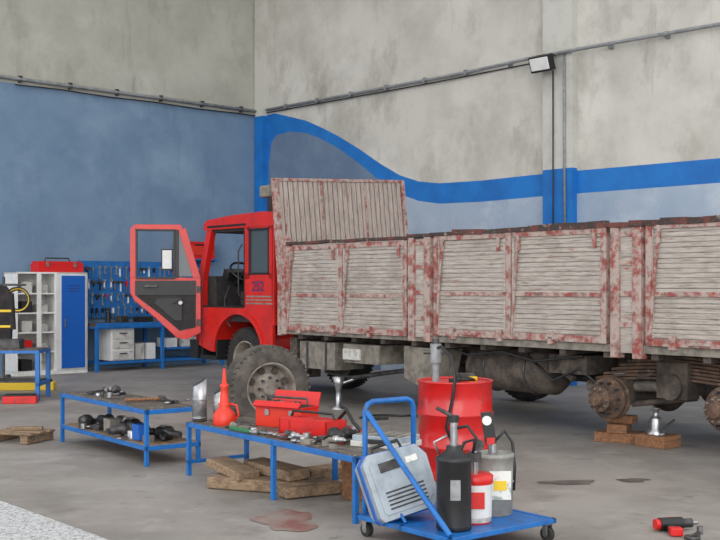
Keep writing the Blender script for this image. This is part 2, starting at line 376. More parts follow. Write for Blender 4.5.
o=bpy.data.objects.new('cab_number',cu); S.collection.objects.link(o); o.parent=T; o.location=(-.66+CX,Y0-.006,1.53); o.rotation_euler=(math.pi/2,0,0); cu.materials.append(M['navy'])
# open door: local x from hinge outwards, local +y is the inner (trimmed) face towards the room
hx,hy=-1.93+CX,Y0
world_dir=math.atan2(-.16,-.985)
b=B(); K=.92
def strip(poly,k,y=0,th=.06): b.prism([(s*K,y,z) for s,z in poly],(0,th,0),k)
strip([(0,.9),(.22,.80),(.38,.82),(.72,1.12),(1.06,1.38),(1.13,1.5),(1.13,1.74),(.0,1.72)],'red')
strip([(1.04,1.72),(1.13,1.72),(1.13,2.45),(1.06,2.52),(1.04,2.45)],'red')
strip([(.32,2.52),(.28,2.44),(1.06,2.44),(1.06,2.52)],'red')
strip([(0,1.72),(.12,1.72),(.36,2.45),(.24,2.47)],'red')
strip([(.36,1.72),(.41,1.72),(.41,2.44),(.36,2.44)],'black',.01,.06)
strip([(.12,1.74),(.36,1.74),(.36,2.42),(.33,2.42)],'glass',.025,.008)
strip([(.41,1.70),(1.04,1.70),(1.04,1.735),(.41,1.735)],'black',.0,.08)
for s0,s1 in((.41,.44),(1.01,1.045)): strip([(s0,1.72),(s1,1.72),(s1,2.45),(s0,2.45)],'black',.0,.075)
strip([(.41,2.42),(1.04,2.42),(1.04,2.45),(.41,2.45)],'black',0,.075)
strip([(.08,1.46),(1.05,1.46),(1.05,1.68),(.08,1.68)],'black',.058,.03)
strip([(.08,.98),(.34,.93),(.68,1.2),(1.02,1.44),(1.04,1.5),(.08,1.5)],'dark',.058,.02)
strip([(.3,1.08),(.42,1.08),(.74,1.34),(.7,1.42),(.3,1.42)],'black',.078,.015)
b.box((.8*K,.11,1.6),(.2,.04,.04),'dsteel'); b.cyl((.3,.09,1.35),(.3,.13,1.35),.03,'steel'); b.box((.36,.13,1.37),(.14,.02,.025),'black',ry=.4)
b.box((.5,-.12,2.0),(.17,.05,.32),'black'); b.box((.5,-.09,2.0),(.14,.02,.28),'white'); b.tube([(.1,0,1.75),(.3,-.1,1.8),(.5,-.12,1.86)],.012,'black')
b.bx(.0,.06,-.03,.07,1.0,1.1,'dsteel'); b.bx(.0,.06,-.03,.07,1.5,1.6,'dsteel')
b.done('open_door',loc=(hx,hy-.06,0),rz=world_dir-TR,parent=T,bevel=.008)
b=B(); b.bx(-2.25,-2.15,Y0-.25,Y0-.05,1.9,2.35,'black'); b.tube([(-2.1,Y0,2.4),(-2.2,Y0-.15,2.4),(-2.2,Y0-.15,1.85),(-2.1,Y0,1.7)],.014,'black'); b.done('side_mirror',loc=(CX,2.55,0),parent=T,bevel=.02)

def wheel(b,c,ax,R,W,kt='tyre',kr='rim',lugs=True):
    c=Vector(c); ax=Vector(ax).normalized(); p=c-ax*W/2; q=c+ax*W/2
    rr=R*.6
    prof=[(W*.06,rr*.98),(0.0,rr*1.1),(-.008,R*.80),(.012,R*.91),(.04,R*.97)]
    n=5; w0=.05;w1=W-.05
    for i in range(n):
        a=w0+(w1-w0)*i/n; z=w0+(w1-w0)*(i+1)/n
        prof+=[(a,R*.965),(a+.004,R),(z-.016,R),(z-.012,R*.965)]
    prof+=[(W-.04,R*.97),(W-.012,R*.91),(W+.008,R*.80),(W,rr*1.1),(W*.94,rr*.98)]
    b.lathe(p,q,prof,kt,48,cap=False)
    b.lathe(p,q,[(W*.05,rr),(W*.05,rr*.92),(W*.5,rr*.85),(W*.82,rr*.9),(W*.97,rr*.95),(W*.99,rr*1.0),(W*.94,rr*1.02)],kr,40,cap=False)
    b.lathe(p,q,[(W*.48,rr*.87),(W*.5,rr*.6),(W*.72,rr*.52),(W*.74,rr*.3),(W*.74,rr*.28),(W*.9,rr*.26),(W*.92,rr*.15),(W*.92,0)],kr,32,cap=False)
    a,u,w=b.frame(p,q)
    for i in range(8):
        th=i*math.pi/4; d=u*math.cos(th)+w*math.sin(th); pt=p+a*W*.72+d*rr*.42; b.cyl(pt,pt+a*.05,.016,'dsteel',seg=6)
        th+=.39; d=u*math.cos(th)+w*math.sin(th); pt=p+a*W*.58+d*rr*.72; b.cyl(pt,pt+a*.012,.038,'grime',seg=12)
    if lugs:
        for i in range(44):
            th=i*2*math.pi/44; d=u*math.cos(th)+w*math.sin(th)
            for off in(.03,W-.03):
                pt=p+a*off+d*(R*.965)
                b.cyl(pt-d*.02,pt+d*.010,.02,kt,seg=4)
b=B(); wheel(b,(-1.0,.3,.5),(0,-1,0),.5,.28,'tyredark'); b.done('front_wheel_near',loc=(CX,0,0),parent=T)
b=B(); wheel(b,(-1.0,2.12,.5),(0,1,0),.5,.28,'tyredark'); b.done('front_wheel_far',loc=(CX,0,0),parent=T)
b=B()
for y in(.78,1.6):
    b.bx(-2.0,8.2,y-.04,y+.04,.68,.9,'grime')
for x in(-1.5,.5,2.2,4,5.3,6.6,8.0): b.bx(x-.05,x+.05,.78,1.6,.7,.86,'grime')
b.bx(-1.9,-.3,.8,1.6,.55,1.05,'grime')
b.cyl((-1.0+CX,.35,.5),(-1.0+CX,2.1,.5),.07,'grime')
b.bx(.25,1.0,.1,.6,.5,.86,'grimelight'); b.bx(.05,.2,.08,.5,.35,.9,'grime')
for x in(.4,.8): b.bx(x,x+.04,.09,.61,.49,.87,'dsteel')
b.bx(1.2,1.9,.08,.5,.62,.86,'grimelight'); b.bx(1.22,1.55,.05,.09,.66,.8,'dirtywhite')
b.prism([(2.35,.08,.5),(2.6,.08,.42),(2.9,.08,.5),(3.0,.08,.86),(2.35,.08,.88)],(0,.35,0),'grimelight')
b.lathe((3.15,.5,.66),(4.5,.5,.66),[(0,.05),(.02,.2),(.07,.25),(1.2,.25),(1.27,.2),(1.3,.05)],'grime',28)
b.torus((3.5,.5,.66),(1,0,0),.255,.014,'dsteel'); b.torus((4.1,.5,.66),(1,0,0),.255,.014,'dsteel')
b.cyl((2.0,.9,.55),(3.0,1.0,.6),.14,'grime'); b.cyl((-.2,1.2,.62),(5.2,1.2,.55),.06,'dsteel')
b.tube([(.5,.35,.45),(1.1,.3,.4),(1.7,.4,.5),(2.4,.5,.6),(3.1,.6,.75)],.03,'dsteel')
b.tube([(4.2,.2,.85),(4.6,.15,.6),(4.9,.2,.75),(5.2,.3,.5)],.018,'black')
b.tube([(3.0,.15,.9),(3.4,.1,.82),(3.9,.12,.88),(4.4,.1,.8),(5.0,.15,.88)],.015,'black')
for y in (.42,1.98):
    for i in range(7):
        L=1.05-.1*i; pts=[]
        for j in range(9):
            f=-1+2*j/8; pts.append((5.93+f*L,y,.68+.035*i-.1*f*f*(L/1.05)**2))
        for p0,p1 in zip(pts,pts[1:]):
            b.prism([(p0[0],y-.05,p0[2]),(p1[0],y-.05,p1[2]),(p1[0],y-.05,p1[2]+.028),(p0[0],y-.05,p0[2]+.028)],(0,.1,0),'rust')
    b.bx(5.75,6.1,y-.09,y+.12,.5,.86,'grime'); b.cyl((5.93,y-.14,.62),(5.93,y+.14,.62),.13,'grime')
for x in(5.28,6.6):
    b.cyl((x,.25,.47),(x,2.15,.47),.085,'grime'); b.lathe((x,.95,.5),(x,1.5,.5),[(0,.08),(.08,.18),(.25,.24),(.42,.18),(.5,.08)],'grime',20)
    b.bx(x-.1,x+.1,.34,.5,.4,.66,'grime')
    for y,sg in((.28,-1),(2.12,1)):
        b.lathe((x,y,.47),(x,y+sg*.4,.47),[(0,.19),(.005,.215),(.03,.215),(.035,.2),(.09,.2),(.095,.212),(.11,.212),(.115,.19),(.12,.12),(.15,.1),(.22,.095),(.23,.13),(.25,.13),(.26,.075),(.31,.07),(.32,.0)],'rust',28)
        for i in range(10):
            th=i*math.pi/5; px,pz=x+.16*math.cos(th),.47+.16*math.sin(th); b.cyl((px,y+sg*.1,pz),(px,y+sg*.19,pz),.013,'dsteel',seg=6)
            px,pz=x+.105*math.cos(th),.47+.105*math.sin(th); b.cyl((px,y+sg*.24,pz),(px,y+sg*.27,pz),.01,'grimelight',seg=6)
    b.cyl((x+.1,.45,.4),(x+.75,.6,.5),.03,'grime')
b.tube([(4.7,.35,.86),(4.6,.3,.7),(4.75,.3,.62)],.04,'grime')
b.bx(4.5,5.0,.2,.7,.68,.88,'grime'); b.bx(7.0,8.2,.3,.7,.6,.88,'grime'); b.cyl((4.8,.5,.55),(5.7,.55,.6),.06,'grimelight')
b.done('chassis',parent=T,bevel=.006)

b=B(); wheel(b,(0,0,0),(.45,-.9,0),.475,.28,'tyre'); b.done('truck_wheel',loc=(-1.02,12.1,.478))
b=B(); wheel(b,(0,0,0),(-.5,-.86,.0),.46,.27,'tyredark'); b.done('truck_wheel',loc=(2.35,15.35,.463))

def tl(x,y,z=0):
    return Vector((-1.05+.646*x+.764*y,15-.764*x+.646*y,z))
b=B()
b.box((0,0,.05),(.42,.16,.1),'wood2',rz=.1); b.box((.02,.18,.05),(.4,.14,.1),'wood2',rz=-.1); b.box((0,.1,.145),(.2,.4,.09),'wood2',rz=.2); b.box((.02,.1,.23),(.3,.14,.08),'wood2',rz=-.1)
b.done('timber_blocks',loc=tl(5.2,.42),rz=TR+.3,bevel=.006)
b=B()
b.lathe((0,0,0),(0,0,1),[(0,.09),(.03,.09),(.05,.065),(.15,.06),(.17,.05),(.18,.03),(.24,.03),(.25,.045),(.262,.045)],'steel',20)
b.cyl((.05,0,.04),(.2,.05,.14),.012,'dsteel')
b.done('bottle_jack',loc=tl(5.66,.45,.122))
b=B(); b.box((0,0,.06),(.34,.3,.12),'wood2'); b.done('timber_block',loc=tl(5.66,.48),rz=TR,bevel=.006)
b=B()
b.lathe((0,0,0),(0,0,1),[(0,.1),(.02,.1),(.04,.04),(.25,.035),(.3,.05),(.42,.09),(.43,.0)],'steel',20)
b.cyl((0,0,.32),(.3,.05,.42),.02,'steel')
b.done('bottle_jack',loc=(-.28,14.3,0))
b=B()
b.tube([(0,0,.02),(.1,.2,.02),(.3,.3,.02),(.5,.2,.02),(.7,.25,.02)],.012,'black'); b.box((.7,.25,.04),(.12,.06,.06),'dsteel'); b.box((.2,-.1,.02),(.3,.04,.03),'dsteel',rz=.5)
b.done('air_hose',loc=(0,13.2,0))

# ---------------------------------------------------------------- left wall furniture
LR=math.radians(-136.8)
b=B(); W=2.9
b.bx(0,W,0,.7,.84,.9,'bench_top'); b.bx(0,W,.68,.71,.82,.91,'blueframe'); b.bx(0,W,0,.7,.8,.84,'blueframe')
for x in(.03,W/2,W-.03):
    for y in(.04,.66): b.bx(x-.03,x+.03,y-.03,y+.03,0,.82,'blueframe')
b.bx(0,W,.03,.06,.12,.18,'blueframe'); b.bx(0,W,.63,.67,.14,.19,'blueframe')
b.bx(2.05,2.55,.1,.62,.2,.8,'white')
for z in(.22,.42,.6): b.bx(2.08,2.52,.62,.64,z,z+.16,'dirtywhite'); b.bx(2.22,2.38,.64,.66,z+.1,z+.12,'dsteel')
b.bx(.2,1.3,.1,.6,.36,.4,'blueframe')
for x,k in((.3,'white'),(.62,'dirtywhite'),(1.0,'white')): b.bx(x,x+.25,.15,.5,.4,.58,k)
for x,k in((1.5,'white'),(1.75,'dirtywhite')): b.bx(x,x+.2,.15,.5,.19,.5,k)
b.done('workbench',loc=wl(1.45,.05,0),rz=LR,bevel=.004)
b=B()
b.bx(0,.26,0,.16,0,.12,'dsteel'); b.bx(.4,.7,0,.2,0,.16,'redtool'); b.cyl((.9,.1,0),(.9,.1,.2),.05,'white'); b.cyl((1.05,.1,0),(1.05,.1,.16),.04,'blueframe'); b.bx(1.3,1.6,0,.25,0,.1,'black'); b.box((1.9,.1,.06),(.25,.12,.12),'dsteel',rz=.4); b.cyl((2.2,.1,0),(2.2,.1,.2),.05,'black')
b.done('bench_tools',loc=wl(1.7,.3,.911),rz=LR,bevel=.006)
b=B(); b.bx(0,3.0,0,.03,0,1.1,'peg')
for x in(0,1,2,2.96): b.bx(x,x+.04,.0,.045,0,1.1,'blueframe')
random.seed(11)
for r in range(4):
    z=.98-r*.26; x=.12
    while x<2.85:
        t=random.random(); k=random.choice(['steel','dsteel','black','white','redtool','black','black'])
        h=random.uniform(.1,.22)
        if t<.5:
            b.bx(x,x+.025,.03,.05,z-h,z,'white' if t<.15 else 'steel'); b.lathe((x+.01,.03,z),(x+.01,.06,z),[(0,.03),(.03,.03)],'steel',10); b.lathe((x+.01,.03,z-h),(x+.01,.06,z-h),[(0,.024),(.03,.024)],'steel',10)
        elif t<.75:
            b.bx(x,x+.035,.03,.07,z-h*.5,z,k); b.bx(x+.01,x+.025,.04,.06,z-h,z-h*.5,'steel')
        else:
            b.bx(x-.03,x+.07,.03,.08,z-.05,z,'dsteel'); b.bx(x+.01,x+.035,.04,.06,z-h,z-.03,k)
        x+=random.uniform(.08,.15)
b.done('tool_pegboard',loc=wl(1.35,.03,.98),rz=LR)
b=B(); b.bx(0,.9,0,.35,0,.03,'blueframe'); b.bx(.05,.85,.03,.33,.03,.38,'redtool'); b.bx(.1,.8,.33,.35,.1,.3,'orange'); b.bx(.35,.55,.34,.37,.3,.33,'black')
b.bx(0.02,.05,0,.3,-.03,0,'blueframe'); b.bx(.85,.88,0,.3,-.03,0,'blueframe'); b.done('wall_cabinet',loc=wl(1.35,.02,2.12),rz=LR,bevel=.008)
b=B()
b.bx(0,1.4,0,.03,0,1.85,'white'); 
for x in(0,.58,1.37): b.bx(x,x+.03,0,.5,.05,1.85,'white')
b.bx(0,1.4,0,.5,1.82,1.85,'white'); b.bx(0,1.4,0,.5,0,.08,'white')
b.bx(0,.6,.47,.5,.05,1.85,'white'); b.bx(.06,.53,.50,.52,.1,1.79,'bluedoor'); b.bx(.46,.48,.52,.545,.85,1.0,'steel')
for z in(1.5,1.55,1.6): b.bx(.18,.4,.52,.524,z,z+.015,'navy')
for z in(.4,.75,1.1,1.45): b.bx(.61,1.37,.02,.48,z,z+.025,'white')
for z,k in((.08,'black'),(.425,'redtool'),(.775,'dirtywhite'),(1.125,'jacket'),(1.475,'dirtywhite')):
    b.bx(1.05,1.25,.1,.4,z,z+.2,k); b.bx(.75,.9,.1,.4,z,z+.14,'dirtywhite')
b.bx(.6,.66,.47,.52,.05,1.82,'white'); b.bx(.92,1.0,.47,.5,.08,1.82,'white')
b.done('tool_locker',loc=wl(4.42,.05,0),rz=LR,bevel=.004)
b=B(); b.bx(0,.9,0,.3,0,.16,'redtool'); b.bx(.02,.88,.02,.28,.16,.2,'redtool'); b.tube([(.2,.15,.2),(.22,.15,.26),(.68,.15,.26),(.7,.15,.2)],.012,'black'); b.bx(.15,.2,.3,.32,.1,.18,'steel'); b.bx(.7,.75,.3,.32,.1,.18,'steel')
b.done('red_toolbox',loc=wl(4.45,.15,1.851),rz=LR,bevel=.01)
# rack with hanging hoses, harness and jacket
b=B()
b.cyl((0,.1,0),(0,.1,1.75),.02,'dsteel'); b.lathe((0,.1,0),(0,.1,1),[(0,.22),(.03,.2),(.04,.03)],'dsteel',20); b.cyl((-.45,.1,1.62),(.35,.1,1.62),.018,'dsteel')
for i,(x,k) in enumerate(((-.3,'jacket'),(-.02,'jacket'))):
    prof=[(-.12,1.5),(-.05,1.6),(.05,1.6),(.12,1.5),(.15,1.0),(.13,.62),(.03,.56),(-.08,.62),(-.15,.72),(-.14,1.2)]
    b.prism([(x+a,.04,z) for a,z in prof],(0,.13,0),k)
    b.cyl((x+.13,.1,1.48),(x+.17,.06,.9),.05,k); b.cyl((x-.13,.1,1.48),(x-.16,.06,.95),.05,k)
b.box((-.02,.03,1.2),(.3,.012,.04),'yellow'); b.box((-.02,.03,.95),(.3,.012,.04),'yellow')
for i in range(3):
    b.torus((.22,.06+.03*i,1.38),(.1,1,0),.2-.02*i,.014,'black' if i!=1 else 'yellow',24,6)
b.done('coat_rack',loc=(-5.72,17.6,0),rz=.1,bevel=.02)
b=B()
b.bx(0,1.5,0,.7,.66,.7,'blueframe'); b.bx(.03,1.47,.03,.67,.7,.712,'bench_top')
for x in(.03,1.47):
    for y in(.03,.67): b.bx(x-.03,x+.03,y-.03,y+.03,0,.66,'blueframe')
b.bx(0,1.5,.02,.05,.2,.25,'blueframe'); b.bx(0,.05,0,.7,.2,.25,'blueframe'); b.bx(0.05,1.45,.05,.65,.25,.27,'dsteel')
b.bx(.35,.75,.1,.4,.712,.84,'dsteel'); b.bx(.9,1.2,.2,.5,.712,.8,'black')
b.done('blue_table',loc=(-4.5,16.0,0),rz=math.radians(-136.8-40),bevel=.004)
b=B(); b.bx(0,.9,0,.25,0,.12,'yellow'); b.bx(.05,.85,.05,.2,.12,.16,'black'); b.cyl((.2,.1,.16),(.2,.1,.24),.04,'dsteel'); b.done('yellow_transmission_jack',loc=(-5.6,16.8,0),rz=.1,bevel=.01)
b=B(); b.bx(0,.45,0,.25,0,.1,'redtool'); b.bx(.02,.43,.02,.23,.1,.12,'black'); b.done('red_case',loc=(-4.85,14.9,0),rz=.15,bevel=.01)

# ---------------------------------------------------------------- foreground tables
TY=math.atan2(-.8,.6)
def shop_table(name,loc,L,W,H,legs,shelf):
    b=B(); t=.035
    b.bx(0,L,0,t,H-.04,H,'blueframe'); b.bx(0,L,W-t,W,H-.04,H,'blueframe'); b.bx(0,t,0,W,H-.04,H,'blueframe'); b.bx(L-t,L,0,W,H-.04,H,'blueframe')
    for x in legs:
        for y in(0,W-t): b.bx(x,x+t,y,y+t,0,H-.005,'blueframe')
    if shelf:
        b.bx(0,L,0,t*.8,.14,.18,'blueframe'); b.bx(0,L,W-t*.8,W,.14,.18,'blueframe'); b.bx(0,t,0,W,.14,.18,'blueframe'); b.bx(L-t,L,0,W,.14,.18,'blueframe')
        b.bx(.02,L-.02,.02,W-.02,.17,.185,'wood')
    else:
        b.bx(0,t,0,W,.1,.13,'blueframe')
    n=int(W/.09)
    for i in range(n):
        y=.02+i*(W-.04)/n; b.bx(.02,L-.02,y,y+(W-.04)/n-.012,H-.01,H+.008,'bench_top')
    b.bx(.03,L-.03,.03,W-.03,H-.02,H-.008,'dark')
    return b.done(name,loc=loc,rz=TY,bevel=.003)
def tw(o,x,y,z): return Vector((o[0]+.6*x+.8*y,o[1]-.8*x+.6*y,z))
OA=(-3.08,11.3); OB=(-1.47,9.3)
shop_table('shop_table',(OA[0],OA[1],0),1.98,.55,.5,[0,1.94],True)
shop_table('shop_table',(OB[0],OB[1],0),2.4,.6,.45,[0,1.33,2.36],False)
def wrench(b,x,y,z,l,a,k='steel'):
    c,s=math.cos(a),math.sin(a)
    b.box((x,y,z+.008),(l,.02,.012),k,rz=a)
    b.torus((x+c*l/2,y+s*l/2,z+.01),(0,0,1),.022,.009,k,14,6); b.torus((x-c*l/2,y-s*l/2,z+.01),(0,0,1),.02,.009,k,14,6,a+.6,a+5.6)
def ratchet(b,x,y,z,l,a):
    c,s=math.cos(a),math.sin(a)
    b.cyl((x,y,z+.02),(x+c*l,y+s*l,z+.02),.012,'steel'); b.cyl((x+c*l,y+s*l,z),(x+c*l,y+s*l,z+.05),.03,'steel'); b.cyl((x-c*.02,y-s*.02,z+.02),(x+c*l*.35,y+s*l*.35,z+.02),.018,'black')
def clutter(b,x0,x1,y0,y1,z,n,seed,big=1,amax=6.28):
    random.seed(seed)
    for i in range(n):
        x,y=random.uniform(x0,x1),random.uniform(y0,y1); a=random.uniform(0,amax); t=random.random(); q=.004*(i%4)
        if t<.3: wrench(b,x,y,z+q,random.uniform(.14,.28),a,random.choice(['steel','dsteel']))
        elif t<.45: ratchet(b,x,y,z+q,random.uniform(.14,.24),a)
        elif t<.65:
            r=random.uniform(.015,.035)*big; h=random.uniform(.03,.07)*big; b.lathe((x,y,z),(x,y,z+1),[(0,r),(h*.9,r),(h,r*.8),(h,r*.5),(h*.5,r*.45)],random.choice(['steel','dsteel','grimelight']),12)
        elif t<.85:
            r=random.uniform(.03,.055)*big; l=random.uniform(.08,.2)*big; d=Vector((math.cos(a),math.sin(a),0)); p=Vector((x,y,z+r)); b.lathe(p,p+d,[(0,r*.5),(.01,r),(l*.4,r),(l*.42,r*.7),(l*.8,r*.7),(l*.82,r*.4),(l,r*.35)],random.choice(['dsteel','grimelight','dsteel','steel','black']),12)
        else: b.box((x,y,z+.02*big),(random.uniform(.06,.14)*big,random.uniform(.04,.08)*big,.04*big),random.choice(['dsteel','black','grimelight','redtool' if big<1.2 else 'dsteel']),rz=a)
b=B(); clutter(b,.2,1.1,.12,.45,0,12,21,.8); clutter(b,1.3,1.8,.35,.48,0,4,24,.7)
b.done('hand_tools',loc=(OA[0],OA[1],.509),rz=TY)
b=B(); b.cyl((0,0,.02),(.32,.06,.02),.015,'wood2'); b.box((.34,.065,.025),(.05,.13,.045),'dsteel',rz=.18); b.done('hammer',loc=tw(OA,1.3,.12,.509),rz=.2,bevel=.005)
b=B(); clutter(b,.15,1.8,.1,.42,0,36,22,1.4)
for x,y in((.4,.25),(.9,.3),(1.3,.2),(1.6,.3)):
    b.lathe((x,y,.06),(x+1,y+.3,.06),[(0,.02),(.02,.055),(.12,.055),(.13,.07),(.16,.07),(.17,.035),(.3,.03)],'dsteel',16)
b.box((1.62,.12,.08),(.14,.1,.14),'bluedoor'); b.box((1.0,.12,.08),(.16,.1,.12),'grimelight')
b.done('gearbox_parts',loc=(OA[0],OA[1],.186),rz=TY)

def at(x,y): return tw(OB,x,y,.459)
def slant(name,x,y,r,h):
    b=B(); seg=24; bot_=[];tp_=[]
    for i in range(seg):
        a=i*2*math.pi/seg; bot_.append(b.bm.verts.new((r*math.cos(a),r*math.sin(a),0))); tp_.append(b.bm.verts.new((r*math.cos(a)*.96,r*math.sin(a)*.96,h+.6*r*math.cos(a+.8))))
    for i in range(seg): b.face([bot_[i],bot_[(i+1)%seg],tp_[(i+1)%seg],tp_[i]],'steel',True)
    b.face(tp_,'dsteel'); b.face(bot_[::-1],'steel')
    for z in(.03,h*.55): b.torus((0,0,z),(0,0,1),r,.006,'steel',24,6)
    b.done(name,loc=at(x,y),rz=1.2)
slant('steel_measuring_can',.07,.09,.062,.33)
slant('steel_measuring_can',.21,.2,.05,.26)
b=B(); b.lathe((0,0,0),(0,0,1),[(0,.09),(.02,.095),(.09,.09),(.13,.055),(.15,.045),(.17,.055),(.18,.04),(.3,.028),(.33,.04),(.34,.02),(.46,.012)],'orange',24)
b.tube([(.08,0,.03),(.12,0,.08),(.1,0,.16),(.04,0,.17)],.01,'orange'); b.done('oil_can',loc=at(.4,.14))
# hip-roof toolbox, lid flaps opened either side
b=B()
b.bx(0,.46,0,.24,0,.16,'orange'); b.bx(-.004,.464,-.004,.244,.145,.165,'redtool'); b.bx(.015,.445,.015,.225,.155,.168,'dark')
b.box((.23,.255,.215),(.46,.012,.12),'redtool',rx=-.35); b.box((.23,-.02,.185),(.46,.06,.012),'redtool',rx=.7)
b.tube([(.03,.12,.16),(.03,.12,.23),(.43,.12,.23),(.43,.12,.16)],.01,'dsteel')
for x in(.1,.34): b.bx(x,x+.04,-.012,0,.09,.14,'steel')
clutter(b,.08,.38,.06,.18,.165,6,77,.6)
b.done('cantilever_toolbox',loc=at(.6,.32),rz=TY+.35,bevel=.005)
b=B()
b.bx(0,.48,0,.24,0,.02,'redtool'); b.bx(0,.48,0,.015,0,.12,'redtool'); b.bx(0,.48,.225,.24,0,.12,'redtool'); b.bx(0,.015,0,.24,0,.12,'redtool'); b.bx(.465,.48,0,.24,0,.12,'redtool')
b.bx(.1,.115,0,.24,.02,.11,'redtool'); b.bx(.0,.48,.0,.1,.118,.13,'redtool')
b.tube([(.02,.12,.12),(.04,.12,.17),(.44,.12,.17),(.46,.12,.12)],.01,'black'); clutter(b,.14,.4,.1,.18,.08,7,5,.6)
b.done('tool_tray',loc=at(1.14,.2),rz=TY+.25,bevel=.004)
b=B(); clutter(b,.62,2.1,.06,.11,0,22,31,.8,.5)
b.done('wrench_set',loc=(OB[0],OB[1],.459),rz=TY)
b=B(); clutter(b,1.68,1.9,.2,.36,0,10,32,1.0); 
b.done('socket_assortment',loc=(OB[0],OB[1],.459),rz=TY)
b=B()
b.tube([(0,0,.05),(.12,.04,.12),(.25,.02,.2),(.36,.0,.12),(.5,-.02,.06)],.014,'black'); b.cyl((.0,0,.04),(-.1,.0,.05),.03,'dsteel'); b.cyl((.5,-.02,.06),(.58,-.03,.05),.022,'redtool'); b.cyl((-.05,.06,.04),(.3,.06,.06),.025,'steel')
b.done('air_impact_wrench',loc=at(1.34,.5),rz=TY)
b=B()
b.bx(0,.42,0,.3,0,.04,'dirtywhite'); b.bx(.01,.41,.01,.29,.04,.08,'greycase'); b.bx(.14,.28,-.02,.0,.03,.06,'black')
for i in range(5): b.bx(.03+i*.075,.085+i*.075,.03,.27,.08,.088,'grimelight')
b.done('socket_case',loc=at(2.0,.25),rz=TY+.4,bevel=.008)
b=B(); b.bx(0,.3,0,.03,0,.03,'green'); b.cyl((.3,.015,.015),(.4,.015,.015),.01,'steel'); b.done('file',loc=at(.7,.008),rz=TY,bevel=.008)

# timber under / around
b=B()
b.box((0,0,.05),(.75,.22,.09),'wood',rz=-.35); b.box((.1,.28,.05),(.85,.2,.09),'wood',rz=-.5); b.box((.15,.1,.145),(.7,.2,.08),'wood',rz=-.95,rx=.05); b.box((.42,-.12,.05),(.3,.3,.1),'wood',rz=.3); b.box((-.2,.15,.14),(.5,.2,.07),'wood',rz=-.9,ry=.12)
b.box((.55,.2,.1),(.12,.4,.1),'wood',rz=-.9,ry=.2); b.box((.45,-.25,.05),(.5,.16,.08),'wood',rz=.5)
b.done('timber_planks',loc=(-.82,8.65,0),bevel=.01)
b=B(); b.box((0,0,.13),(.26,.2,.26),'wood2',rz=.4); b.box((.16,.14,.09),(.24,.2,.18),'wood2',rz=-.1); b.box((-.02,.0,.29),(.3,.14,.06),'wood2',rz=.9); b.done('timber_blocks',loc=(.02,8.3,0),bevel=.008)
b=B()
for y in(-.16,0,.16): b.box((0,y,.1),(.55,.1,.025),'wood')
for x in(-.22,.2): b.box((x,0,.045),(.09,.44,.08),'wood')
b.box((.05,.05,.13),(.3,.1,.03),'wood',rz=.5)
b.done('wooden_pallet',loc=(-3.5,11.35,0),rz=-.35,bevel=.005)

# red drum
b=B()
R=.31
b.lathe((0,0,0),(0,0,1),[(0,R),(.01,R+.008),(.02,R),(.25,R),(.262,R+.012),(.275,R+.012),(.288,R),(.52,R),(.532,R+.012),(.545,R+.012),(.558,R),(.79,R),(.8,R+.008),(.812,R+.008),(.815,R-.005),(.80,R-.015)],'reddrum',48,cap=False)
b.lathe((0,0,.795),(0,0,1),[(0,R-.005),(.002,R-.01)],'redtool',40)
b.cyl((.16,.1,.8),(.16,.1,.83),.04,'yellow'); b.cyl((-.02,-.2,.8),(-.02,-.2,.84),.05,'black')
b.cyl((-.17,-.1,.8),(-.17,-.1,1.02),.03,'galv'); b.cyl((-.17,-.1,.96),(-.17,-.1,1.12),.048,'galv'); b.cyl((-.17,-.1,1.12),(-.17,-.1,1.16),.03,'dsteel')
b.tube([(-.17,-.1,1.08),(-.13,-.2,1.1),(-.06,-.3,1.02),(-.03,-.36,.86),(-.05,-.36,.7),(-.1,-.345,.45),(-.02,-.36,.25)],.014,'black'); b.cyl((-.27,-.1,1.05),(-.1,-.1,1.05),.018,'dsteel')
b.tube([(.0,.1,.81),(.1,.0,.83),(.15,-.1,.82),(.05,-.18,.83),(-.05,-.1,.82)],.012,'black'); b.box((.1,.15,.83),(.14,.08,.05),'dsteel',rz=.4)
b.done('oil_drum',loc=(.8,9.25,0))
# trolley
TN=(.52,6.35); TRY=math.atan2(.62,.785)
def tp(x,y,z): return Vector((TN[0]+.785*x-.62*y,TN[1]+.62*x+.785*y,z))
b=B(); Lx,Ly=.88,.85
for (p,q) in(((0,0),(Lx,0)),((Lx,0),(Lx,Ly)),((Lx,Ly),(0,Ly)),((0,Ly),(0,0)),((0,Ly/2),(Lx,Ly/2))):
    b.box(((p[0]+q[0])/2,(p[1]+q[1])/2,.13),(abs(p[0]-q[0])+.03,abs(p[1]-q[1])+.03,.03),'blueframe')
b.bx(.02,Lx-.02,.02,Ly-.02,.128,.142,'blueframe')
px0,px1=.05,.46
b.tube([(px0,Ly,.13),(px0,Ly,.80),(px0+.02,Ly,.84),(px0+.06,Ly,.855),(px1-.06,Ly,.855),(px1-.02,Ly,.84),(px1,Ly,.80),(px1,Ly,.13)],.018,'blueframe',10)
b.tube([(px0,Ly,.45),(px1,Ly,.45)],.014,'blueframe')
b.tube([(px0,Ly-.01,.80),(px0-.03,0.02,.15)],.018,'blueframe')
b.tube([(px0,Ly-.02,.5),(px0+.0,Ly-.4,.15)],.012,'blueframe')
for x in(.05,Lx-.02):
    for y in(.03,Ly-.02):
        b.cyl((x-.018,y,.045),(x+.018,y,.045),.045,'tyredark',seg=20); b.cyl((x-.022,y,.045),(x+.022,y,.045),.02,'steel'); b.bx(x-.028,x-.022,y-.02,y+.02,.045,.115,'steel'); b.bx(x+.022,x+.028,y-.02,y+.02,.045,.115,'steel'); b.bx(x-.03,x+.03,y-.03,y+.03,.105,.114,'steel')
b.done('service_trolley',loc=(TN[0],TN[1],0),rz=TRY,bevel=.003)
